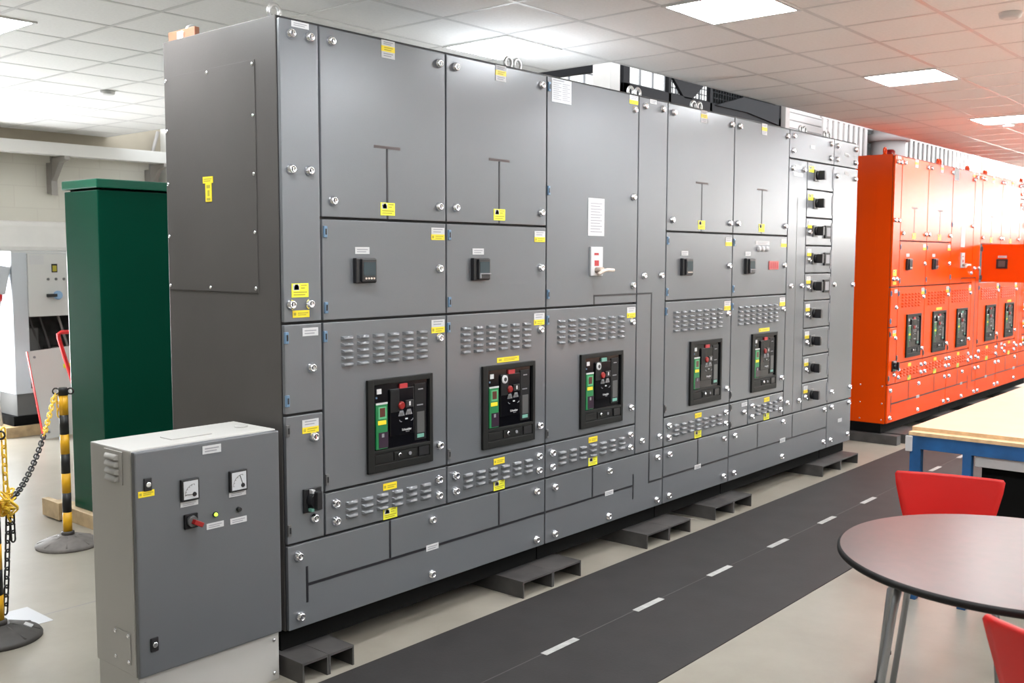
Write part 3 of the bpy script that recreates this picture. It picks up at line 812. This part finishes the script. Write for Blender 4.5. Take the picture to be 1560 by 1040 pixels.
chain('barrier_chain', 'black chain hanging from the yellow knot down to the round base', [KN + Vector((.006, 0, -.05)), Vector((-.540, 1.300, .30)), Vector((-.556, 1.300, .085))], lambda f: 'chain_black')
chain('barrier_chain', 'short black chain end dangling beside the longer black chain', [KN + Vector((.022, 0, -.05)), Vector((-.508, 1.300, .40))], lambda f: 'chain_black')
t = thing('chain_knot', tuple(KN), 'bunched knot of yellow chain at the left edge', 'chain')
k = MB(); rr = random.Random(3)
for i in range(22):
    p = KN + Vector((rr.uniform(-.03, .03), rr.uniform(-.03, .03), rr.uniform(-.07, .06)))
    k.tube(link_pts(p, Vector((rr.uniform(-1, 1), rr.uniform(-1, 1), rr.uniform(-1, 1))), rr.uniform(0, 3)), .0045, 'chain_yellow', 6, True)
k.build('yellow_links', t)
k = MB(); k.box(-.47, -.33, 1.33, 1.60, 0, .0012, 'paper_white'); o = k.build('paper_sheet'); tag(o, 'white sheet of paper on the floor beside the round post base', 'paper')

# ------------------------------------------------------------------ white machine panel by the far wall
t = thing('white_control_cabinet', (1.98, 6.5, .10), 'white control cabinet with an open dark lower bay, by the far left wall', 'cabinet')
Y0 = 6.28
k = MB(); k.box(1.66, 1.70, Y0, Y0 + .5, .40, 1.71, 'white_cool', .004); k.box(1.70, 2.45, Y0 + .46, Y0 + .5, .40, 1.71, 'dark_interior'); k.box(2.42, 2.46, Y0, Y0 + .5, .40, 1.71, 'white_cool', .004)
k.box(1.70, 2.42, Y0 + .01, Y0 + .5, .40, .44, 'white_paint'); k.box(1.66, 2.46, Y0, Y0 + .5, 1.70, 1.725, 'white_paint', .004)
k.box(1.66, 1.80, Y0 - .004, Y0 + .02, .40, 1.71, 'white_cool', .004); k.build('frame', t)
k = MB(); k.box(1.80, 2.45, Y0 - .02, Y0, 1.115, 1.70, 'white_paint', .004); dr = k.build('door', t)
y = Y0 - .02
k = MB(); k.box(2.02, 2.075, y - .006, y, 1.525, 1.605, 'mesh_dark', .002); k.box(2.028, 2.067, y - .007, y - .005, 1.535, 1.59, 'print_olive'); k.build('display', dr)
for x in (1.985, 2.06, 2.135):
    k = MB(); k.lathe([(.013, 0), (.013, .008), (.009, .012)], 'hinge_dark', 12, (x, y, 1.462), '-y'); k.build('indicator_lamp', dr)
k = MB(); k.lathe([(.042, 0), (.042, .02), (.034, .03)], 'blue_metal', 20, (2.07, y, 1.31), '-y'); rs = k.build('rotary_switch', dr)
k = MB(); k.box(1.955, 2.05, y - .045, y - .02, 1.295, 1.325, 'black_plastic', .004); k.build('handle', rs)
plate('document_sheet', dr, 1.82, 1.95, 1.60, 1.685, [(0, 1, 'white_label')], (), y)
k = MB()
for x in (1.86, 1.96, 2.14): k.tube([(x, Y0 + .25, 1.70), (x + .03, Y0 + .2, 1.1), (x + .14, Y0 + .22, .75), (x + .05, Y0 + .3, .45)], .014, 'steel_dark' if x < 2 else 'galvanised', 8)
k.box(1.84, 1.98, Y0 + .2, Y0 + .4, .44, 1.0, 'hinge_dark', .01); k.box(2.1, 2.3, Y0 + .2, Y0 + .4, .44, .8, 'dark_interior', .01); k.build('wiring', t)
k = MB(); k.box(1.68, 2.44, Y0 + .03, Y0 + .5, .19, .40, 'hinge_dark', .004)
for x in (1.86, 2.0):
    for z in (.27, .34): k.cyl((x, Y0 + .03, z), (x, Y0 + .018, z), .012, 'icon_grey', 10)
k.build('base', t)
k = MB(); k.box(1.55, 2.55, Y0 - .02, Y0 + .55, .0, .10, 'pallet_wood', .004); tag(k.build('timber_beam'), 'timber base under the white control cabinet', 'timber')
k = MB(); k.box(1.64, 2.5, Y0 + .02, Y0 + .52, .10, .19, 'plinth_black'); k.build('plinth', t)
# socket on the side of the machine
t = thing('power_socket', (1.60, 6.33, 1.40), 'white angled power socket with a red collar beside the white control cabinet', 'socket')
k = MB(Matrix.Translation((1.570, 6.33, 1.47)) @ Matrix.Rotation(R(12), 4, 'Y')); k.box(-.06, .06, -.06, .06, -.14, .12, 'white_cool', .02); k.build('housing', t)
k = MB(); k.cyl((1.550, 6.33, 1.36), (1.540, 6.33, 1.27), .048, 'red_paint', 18); k.build('collar', t)['label'] = 'red collar'
k = MB(); k.cyl((1.540, 6.33, 1.27), (1.520, 6.33, 1.12), .04, 'white_paint', 14); k.tube([(1.520, 6.33, 1.13), (1.535, 6.36, .8), (1.545, 6.4, .3), (1.57, 6.42, .11)], .022, 'white_paint', 8); k.build('cable', t)
# leaning white panel with red edge, and the red tubular frame
t = thing('loose_panel', (1.85, 6.0, 0), 'loose white panel with a red edge leaning on the control cabinet', 'panel')
T = Matrix.Translation((1.76, 5.95, .004)) @ Matrix.Rotation(R(-11), 4, 'X') @ Matrix.Rotation(R(-4), 4, 'Y')
k = MB(T); k.box(0, .55, 0, .018, 0, .82, 'white_paint', .003)
for z in (.06, .76): k.cyl((.05, 0, z), (.05, -.006, z), .012, 'icon_grey', 10)
k.box(.30, .42, -.002, 0, .62, .66, 'padlock_yellow'); k.build('sheet', t)
k = MB(T); k.box(-.008, 0, -.002, .02, 0, .82, 'red_paint'); k.build('edge', t)['label'] = 'red edge'
k = MB(); k.tube([(2.10, 5.80, .016), (1.945, 5.80, .60), (1.850, 5.80, .94), (1.848, 5.80, .972), (1.87, 5.80, .99), (2.3, 5.80, .99), (2.75, 5.80, .99), (2.78, 5.80, .97), (2.80, 5.80, .016)], .018, 'red_paint', 10)
tag(k.build('red_tube_frame'), 'bent red tubular frame in front of the leaning white panel', 'frame')

# ------------------------------------------------------------------ trestle bench, round table, chairs
t = thing('workbench', (3.9, -2.1, 0), 'blue steel workbench with a bare plywood top, right of the aisle mat', 'workbench')
X0, X1, YA, YB = 2.57, 5.25, -1.54, -2.75
k = MB(); k.box(X0, X1, YB, YA, .818, .834, 'bench_ply_edge'); k.build('lower_board', t)
k = MB(); k.box(X0 + .06, X1, YB + .01, YA + .004, .834, .852, 'bench_ply', 0, {'-x': 'bench_ply_edge', '-y': 'bench_ply_edge', '+y': 'bench_ply_edge'}); k.build('top_board', t)
k = MB()
for y0 in (YA - .05, YB + .01): k.box(X0 + .01, X1 - .01, y0, y0 + .04, .750, .818, 'bench_blue', .003)
for x0 in (X0 + .004, X1 - .05): k.box(x0, x0 + .045, YB + .01, YA - .006, .752, .818, 'bench_blue', .003)
k.build('frame', t)
for x, y in ((X0 + .004, YA - .058), (X0 + .004, -1.832), (X0 + .004, YB + .01), (X1 - .05, YA - .058), (X1 - .05, YB + .01)):
    k = MB(); k.box(x, x + .046, y, y + .052 if y != -1.832 else y + .040, 0, .755, 'bench_blue', .003); k.build('leg', t)
k = MB(); k.box(X0 - .016, X0 + .002, YA - .02, YA + .010, .74, .815, 'bench_grey', .003); k.build('bracket', t)
k = MB(); k.box(X0 + .02, X0 + .06, YB + .03, -1.845, .700, .752, 'bench_grey', .002); k.build('drawer_rail', t)
k = MB(); k.box(X0 + .08, X1 - .1, YB + .05, -1.86, .06, .745, 'plinth_black', .004); k.build('cupboard', t)

t = thing('round_table', (1.04, -2.42, 0), 'round dark wood table with grey tube legs in the near right corner', 'table')
k = MB(); k.lathe([(.545, .706), (.552, .712), (.552, .724), (.546, .7295), (.535, .7300)], 'table_edge', 96, (1.04, -2.42, 0))
k.lathe([(.543, .7290), (.543, .7302)], 'table_top', 96, (1.04, -2.42, 0), sm=False); k.build('tabletop', t)
for a in (149, 59, 329, 239):
    c, s_ = math.cos(R(a)), math.sin(R(a)); P = lambda r, z: (1.04 + r * c, -2.42 + r * s_, z)
    k = MB(); k.tube([P(.455, .704), P(.478, .60), P(.575, .02)], .0115, 'tube_grey', 14); lg = k.build('leg', t)
    k = MB(); k.cyl(P(.574, .024), P(.577, 0), .018, 'black_plastic', 14); k.build('foot', lg)
k = MB(); k.box(.66, 1.42, -2.44, -2.40, .685, .706, 'tube_grey', .003); k.box(1.02, 1.06, -2.80, -2.04, .685, .706, 'tube_grey', .003); k.build('underframe', t)

def chair(loc, rz, label):
    """moulded plywood shell chair facing local -x; the backrest stands at x about 0"""
    t = thing('shell_chair', (0, 0, 0), label, 'chair', 'red shell chairs round the table')
    prof = [(-.335, .440, .15), (-.32, .456, .165), (-.26, .462, .185), (-.19, .450, .195), (-.12, .436, .195), (-.065, .448, .170), (-.035, .490, .145), (-.020, .56, .150), (-.008, .66, .178), (.006, .75, .200), (.016, .792, .206), (.018, .803, .198)]
    b = MB(); bm = b.bm; mi = b.mi('chair_red'); N = 14; th = .011; layers = []
    for side in (0, 1):
        rows = []
        for i, (x, z, hw) in enumerate(prof):
            a = prof[max(i - 1, 0)]; c = prof[min(i + 1, len(prof) - 1)]
            tx, tz = c[0] - a[0], c[1] - a[1]; l = math.hypot(tx, tz); nx, nz = -tz / l, tx / l
            row = []
            for j in range(N + 1):
                s_ = -1 + 2 * j / N
                bow = .022 * s_ * s_ * (1 if z > .5 else 0) - (.012 * s_ * s_ if z <= .5 else 0)
                px, pz = x - (bow if z > .5 else 0), z - (0 if z > .5 else bow * -1 * .8)
                row.append(bm.verts.new((px + nx * th * (.5 if side else -.5), hw * s_, pz + nz * th * (.5 if side else -.5))))
            rows.append(row)
        layers.append(rows)
    n = len(prof)
    def F(*v):
        f = bm.faces.new(v); f.material_index = mi; f.smooth = True
    for rows in layers:
        for i in range(n - 1):
            for j in range(N): F(rows[i][j], rows[i][j + 1], rows[i + 1][j + 1], rows[i + 1][j])
    A, B = layers
    for i in range(n - 1):
        F(A[i][0], A[i + 1][0], B[i + 1][0], B[i][0]); F(A[i][N], A[i + 1][N], B[i + 1][N], B[i][N])
    for j in range(N): F(A[0][j], A[0][j + 1], B[0][j + 1], B[0][j]); F(A[n - 1][j], A[n - 1][j + 1], B[n - 1][j + 1], B[n - 1][j])
    sh = b.build('seat_shell', t)
    k = MB(); k.box(-.28, -.12, -.10, .10, .405, .428, 'black_plastic', .006); k.build('seat_plate', t)
    for sx, sy in ((-1, -1), (-1, 1), (1, -1), (1, 1)):
        x0, x1 = (-.24, -.30) if sx < 0 else (-.16, .045)
        k = MB(); k.tube([(x0, sy * .05, .414), (x0 + (x1 - x0) * .55, sy * .16, .412), (x0 + (x1 - x0) * .72, sy * .185, .385), (x1, sy * .215, .012)], .0105, 'tube_grey', 10); lg = k.build('leg', t)
        k = MB(); k.cyl((x1, sy * .215, .014), (x1, sy * .215, 0), .014, 'black_plastic', 12); k.build('foot', lg)
    t.location = loc; t.rotation_euler = (0, 0, rz)
    return t
c1 = chair((1.815, -1.965, 0), R(14), 'red shell chair on the far side of the round table, before the workbench')
c2 = copy_tree(c1); c2.location = (.125, -2.735, 0); c2.rotation_euler = (0, 0, R(180 - 21)); c2['label'] = 'red shell chair in the bottom right corner, its back to the camera'

# ------------------------------------------------------------------ room
ZC = 2.9
gx = [2.378 + .501 * i for i in range(-20, 33)]; gy = [-.521 + .496 * i for i in range(-17, 16)]
XV, YV = 2.879, .471                     # corner of the cut-away in the suspended ceiling
k = MB(); k.box(-8, 18, -9, 6.9, -.1, 0, 'concrete_floor')
k.box(-8, 2.0, 1.430, 1.436, 0, .0004, 'print_grey')
struct(k.build('floor'))
k = MB(); k.box(-8, 18, -9, YV, ZC, ZC + .06, 'tile_white'); k.box(-8, XV, YV, 6.9, ZC, ZC + .06, 'tile_white'); struct(k.build('ceiling'))
k = MB(); w = .012
for x in gx:
    k.box(x - w, x + w, -9, YV if x > XV + .1 else 6.9, ZC - .0012, ZC + .006, 'tbar')
for y in gy:
    if y <= YV + .1: k.box(-8, 18, y - w, y + w, ZC - .0014, ZC + .006, 'tbar')
    else: k.box(-8, XV, y - w, y + w, ZC - .0014, ZC + .006, 'tbar')
struct(k.build('ceiling_grid'))
k = MB(); k.box(2.9, 18, .5, 5.1, 3.80, 3.85, 'wall_plain'); struct(k.build('ceiling_upper'))
# walls
k = MB(); k.box(-8, 3.6, 6.9, 7.0, 0, 2.9, 'wall_block'); struct(k.build('wall_back'))
k = MB(); k.box(-8, 3.6, 6.80, 6.9, 2.72, 3.04, 'wall_beige', .004); struct(k.build('trim_1'))
k = MB(); k.box(-8, 3.6, 6.76, 6.9, 1.72, 2.02, 'band_white', .05); struct(k.build('trim_2'))
k = MB(); k.box(3.5, 3.6, 2.5, 6.9, 0, 3.75, 'wall_plain'); struct(k.build('wall_partition'))
k = MB(); k.box(3.95, 4.0, 1.37, 2.49, 3.09, 3.18, 'frame_dark'); struct(k.build('trim_3'))
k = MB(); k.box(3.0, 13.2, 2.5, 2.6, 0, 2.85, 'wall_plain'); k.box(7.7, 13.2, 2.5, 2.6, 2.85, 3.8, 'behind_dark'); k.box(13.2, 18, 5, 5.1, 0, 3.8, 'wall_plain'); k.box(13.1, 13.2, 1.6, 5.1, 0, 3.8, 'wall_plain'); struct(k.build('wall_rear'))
k = MB(); k.box(-8.1, -8, -9, 6.9, 0, 3.0, 'wall_plain'); struct(k.build('wall_left'))
k = MB(); k.box(-8, 18, -9.1, -9, 0, 3.0, 'wall_plain'); struct(k.build('wall_front'))
k = MB(); k.box(18, 18.1, -9, 5, 0, 2.1, 'wall_plain'); k.box(18, 18.1, -9, -8.5, 2.1, 3.8, 'wall_plain'); struct(k.build('wall_right'))
# unseen glowing window added in the back wall to brighten the left ceiling
n = 3
for a, b, on in ((-.25, 1.45, 'b'),):
    k = MB()
    if on == 'b': k.box(a, b, 6.885, 6.90, .35, 1.68, 'uplight_pane')
    else: k.box(-8.0, -7.985, a, b, .95, 2.55, 'daylight_pane_left')
    win = struct(k.build('window_%d' % n)); n += 1
    k = MB()
    for i in range(4):
        q = a + (b - a) * i / 3
        if on == 'b': k.box(q - .03, q + .03, 6.85, 6.885, .32, 1.71, 'white_paint')
        else: k.box(-7.985, -7.95, q - .03, q + .03, .92, 2.58, 'white_paint')
    k.build('window_frame', win)
# far end window
k = MB(); k.box(18.06, 18.09, -8.5, 5, 2.1, 3.8, 'daylight_window'); win = struct(k.build('window_1'))
k = MB()
for y in [-8.5 + 1.38 * i for i in range(10)]: k.box(18.0, 18.06, y - .03, y + .03, 2.1, 3.8, 'white_paint')
k.box(18.0, 18.06, -8.5, 5, 2.1, 2.16, 'white_paint'); k.build('window_frame', win)
# clerestory glazing behind the cut-away
k = MB(); k.box(3.0, 7.7, 2.52, 2.55, 2.85, 3.8, 'daylit_glass'); win = struct(k.build('window_2'))
k = MB()
for x in [3.0 + .235 * i for i in range(21)]: k.box(x - .006, x + .006, 2.50, 2.52, 2.85, 3.8, 'tube_grey')
for z in (3.0, 3.2, 3.4, 3.6): k.box(3.0, 7.7, 2.50, 2.52, z - .006, z + .006, 'tube_grey')
k.build('glazing_bars', win)
# columns
k = MB(); k.box(3.44, 3.56, .872, 1.023, 0, 3.8, 'column_white', .004); o = struct(k.build('column_square'))
k = MB(); k.box(7.36, 7.46, 1.44, 1.6, 0, 3.8, 'column_white', .004); struct(k.build('column_slim'))
k = MB(); k.lathe([(.19, 0), (.19, 3.2)], 'column_grey', 32, (9.44, 1.15, 0)); k.lathe([(.24, 3.02), (.24, 3.10)], 'column_grey', 32, (9.44, 1.15, 0)); struct(k.build('column_round'))
# wire mesh guard along the cut-away
t = thing('mesh_guard', (5.9, 1.5, 2.6), 'dark framed wire mesh guard under the ceiling above the grey row', 'mesh guard')
k = MB(); y0, y1 = 1.48, 1.52
k.box(4.49, 7.34, y0, y1, 2.99, 3.095, 'frame_dark', .003)
k.box(4.49, 7.34, y0, y1, 3.68, 3.75, 'frame_dark', .003); k.box(4.49, 4.585, y0, y1, 2.60, 3.75, 'frame_dark', .003); k.box(7.20, 7.34, y0, y1, 2.6, 3.75, 'frame_dark', .003)
k.build('frame', t)
for x in (5.18, 5.89): 
    k = MB(); k.box(x, x + .045, y0, y1, 2.6, 3.75, 'frame_dark', .003); k.build('upright', t)
k = MB(); k.prism([(5.24, y0, 3.24), (5.80, y0, 3.24), (5.57, y0, 3.08), (5.44, y0, 3.08)], (0, .03, 0), 'frame_dark'); k.build('gusset', t)
k = MB()
for i in range(42):
    x = 5.22 + .05 * i; k.box(x - .003, x + .003, 1.497, 1.503, 3.09, 3.70, 'mesh_dark')
for i in range(13): k.box(5.2, 7.3, 1.497, 1.503, 3.10 + .05 * i - .003, 3.10 + .05 * i + .003, 'mesh_dark')
k.build('wire_mesh', t)
k = MB(); k.prism([(5.97, 1.46, 3.075), (6.5, 1.46, 3.21), (7.25, 1.46, 3.21), (7.25, 1.46, 3.02), (6.6, 1.46, 3.075)], (0, .03, 0), 'mesh_dark'); k.build('mesh_panel', t)
# white shutter, then the upright white slats
t = thing('roller_shutter', (8.0, 1.5, 2.6), 'white ribbed shutter under the ceiling above the end of the grey row', 'shutter')
k = MB()
for i in range(12): k.box(7.47, 8.62, 1.48, 1.53, 2.55 + i * .08, 2.55 + i * .08 + .074, 'blind_white', .008)
k.build('curtain', t)
k = MB(); k.box(8.62, 8.90, 1.44, 1.58, 2.45, 3.6, 'column_white', .004); k.build('jamb', t)
t = thing('vertical_blind', (11.5, 1.3, 2.55), 'row of upright white slats under the ceiling behind the orange row', 'blind')
k = MB(); x = 7.95; done = False
while x < 13.0:
    if x > 9.2 and not done: k.build('slats', t); k = MB(); done = True
    if not 9.17 < x < 9.68: k.box(x, x + .072, 1.29, 1.31, 2.5, 3.15, 'blind_white')
    x += .142 if x < 9.2 else .168
k.build('slats', t)
k = MB(); k.box(7.9, 13.1, 1.285, 1.315, 3.15, 3.2, 'blind_white'); k.build('head_rail', t)
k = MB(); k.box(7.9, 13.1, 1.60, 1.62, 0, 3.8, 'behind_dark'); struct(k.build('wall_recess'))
# cable trunking on brackets
t = thing('cable_trunking', (1.0, 6.7, 2.66), 'white cable trunking on brackets along the far left wall', 'trunking')
k = MB(); k.box(-6, 3.48, 6.52, 6.66, 2.652, 2.770, 'tray_white', .004); k.build('channel', t)
for x in (-.9, .6, 1.62, 2.30, 3.36):
    k = MB(); k.prism([(x, 6.798, 2.65), (x, 6.50, 2.65), (x, 6.50, 2.615), (x, 6.62, 2.59), (x, 6.72, 2.48), (x, 6.798, 2.40)], (.05, 0, 0), 'galvanised'); k.box(x - .005, x + .055, 6.78, 6.80, 2.28, 2.66, 'galvanised'); k.box(x, x + .05, 6.79, 6.895, 2.3, 2.6, 'galvanised'); k.build('bracket', t)
k = MB(); k.tube([(3.32, 6.7, 2.70), (3.44, 6.74, 3.0)], .02, 'galvanised', 8); k.build('stay', t)

# ------------------------------------------------------------------ ceiling lights
def light_unit(x0, y0, label, m='diffuser'):
    w, d = .501, .496
    t = thing('ceiling_light', (0, 0, 0), label, 'ceiling light', 'square ceiling lights')
    k = MB(); f = .018; z0, z1 = -.008, .012
    k.box(0, w, 0, f, z0, z1, 'light_frame'); k.box(0, w, d - f, d, z0, z1, 'light_frame'); k.box(0, f, f, d - f, z0, z1, 'light_frame'); k.box(w - f, w, f, d - f, z0, z1, 'light_frame'); k.build('frame', t)
    k = MB(); k.box(f, w - f, f, d - f, -.006, .003, m); k.build('diffuser', t)
    t.location = (x0, y0, ZC)
    return t
first = light_unit(1.877, .471, 'square ceiling light above the second grey breaker column, behind its top edge')
spots = [(1.877, -1.017, 'large square ceiling light at the top edge, above the busbar column'),
         (4.382, -1.017, 'square ceiling light above the far end of the grey row'),
         (7.02, -.93, 'square ceiling light above the orange row, at the right edge'),
         (-.42, 2.165, 'square ceiling light cut off by the top left corner')]
for x, y, l in spots:
    c = copy_tree(first); c.location = (x, y, ZC); c['label'] = l
others = [(-.628, b) for b in (-5.481, -3.993, -2.505, -1.017, .471)] + [(a, b) for a in (1.877, 4.382, 6.887, 9.392, 11.897, 14.402) for b in (-6.969, -5.481, -3.993, -2.505)]
others += [(9.392, -1.017), (11.897, -1.017), (14.402, -1.017), (-3.133, 1.959), (-3.133, 4.935)]
for x, y in others:
    c = copy_tree(first); c.location = (x, y, ZC); c['label'] = 'square ceiling light elsewhere in the hall, outside the photo'
det = None
for x, y, l in ((3.11, -1.78, 'small round ceiling detector in the top right corner'), (7.6, -.62, 'small round ceiling detector beside the right edge light'), (1.42, 3.98, 'small round ceiling detector above the green cabinet')):
    if det is None:
        k = MB(); k.lathe([(.035, -.035), (.05, -.028), (.055, .0)], 'detector_white', 20); det = k.build('smoke_detector'); c = det
        tag(c, l, 'detector', 'ceiling detectors')
    else: c = det.copy(); COL.objects.link(c); c['label'] = l
    c.location = (x, y, ZC + .004)

# ------------------------------------------------------------------ camera, world, view
cam = bpy.data.cameras.new('camera'); co = bpy.data.objects.new('camera', cam); COL.objects.link(co)
yaw, pit, rol = R(49.506), R(-4.782), R(.146)
fw = Vector((math.sin(yaw) * math.cos(pit), math.cos(yaw) * math.cos(pit), math.sin(pit)))
r0 = Vector((math.cos(yaw), -math.sin(yaw), 0)); u0 = r0.cross(fw)
r_ = r0 * math.cos(rol) + u0 * math.sin(rol); u_ = u0 * math.cos(rol) - r0 * math.sin(rol)
M = Matrix((r_, u_, -fw)).transposed().to_4x4(); M.translation = Vector((-2.4155, -3.2390, 1.6811))
co.matrix_world = M
cam.sensor_width = 36; cam.lens = 1538.48 / 1560 * 36
cam.clip_start = .05
cam.dof.use_dof = True; cam.dof.focus_distance = 4.6; cam.dof.aperture_fstop = 5.0
scn.camera = co
w = bpy.data.worlds.new('world'); scn.world = w; w.use_nodes = True
w.node_tree.nodes['Background'].inputs[0].default_value = (.9, .95, 1, 1); w.node_tree.nodes['Background'].inputs[1].default_value = 1.0
scn.view_settings.view_transform = 'Standard'; scn.view_settings.look = 'None'; scn.view_settings.gamma = 1; scn.view_settings.use_curve_mapping = False
scn.view_settings.exposure = 1.62
for o in list(bpy.data.objects):
    if '_org' in o: del o['_org']
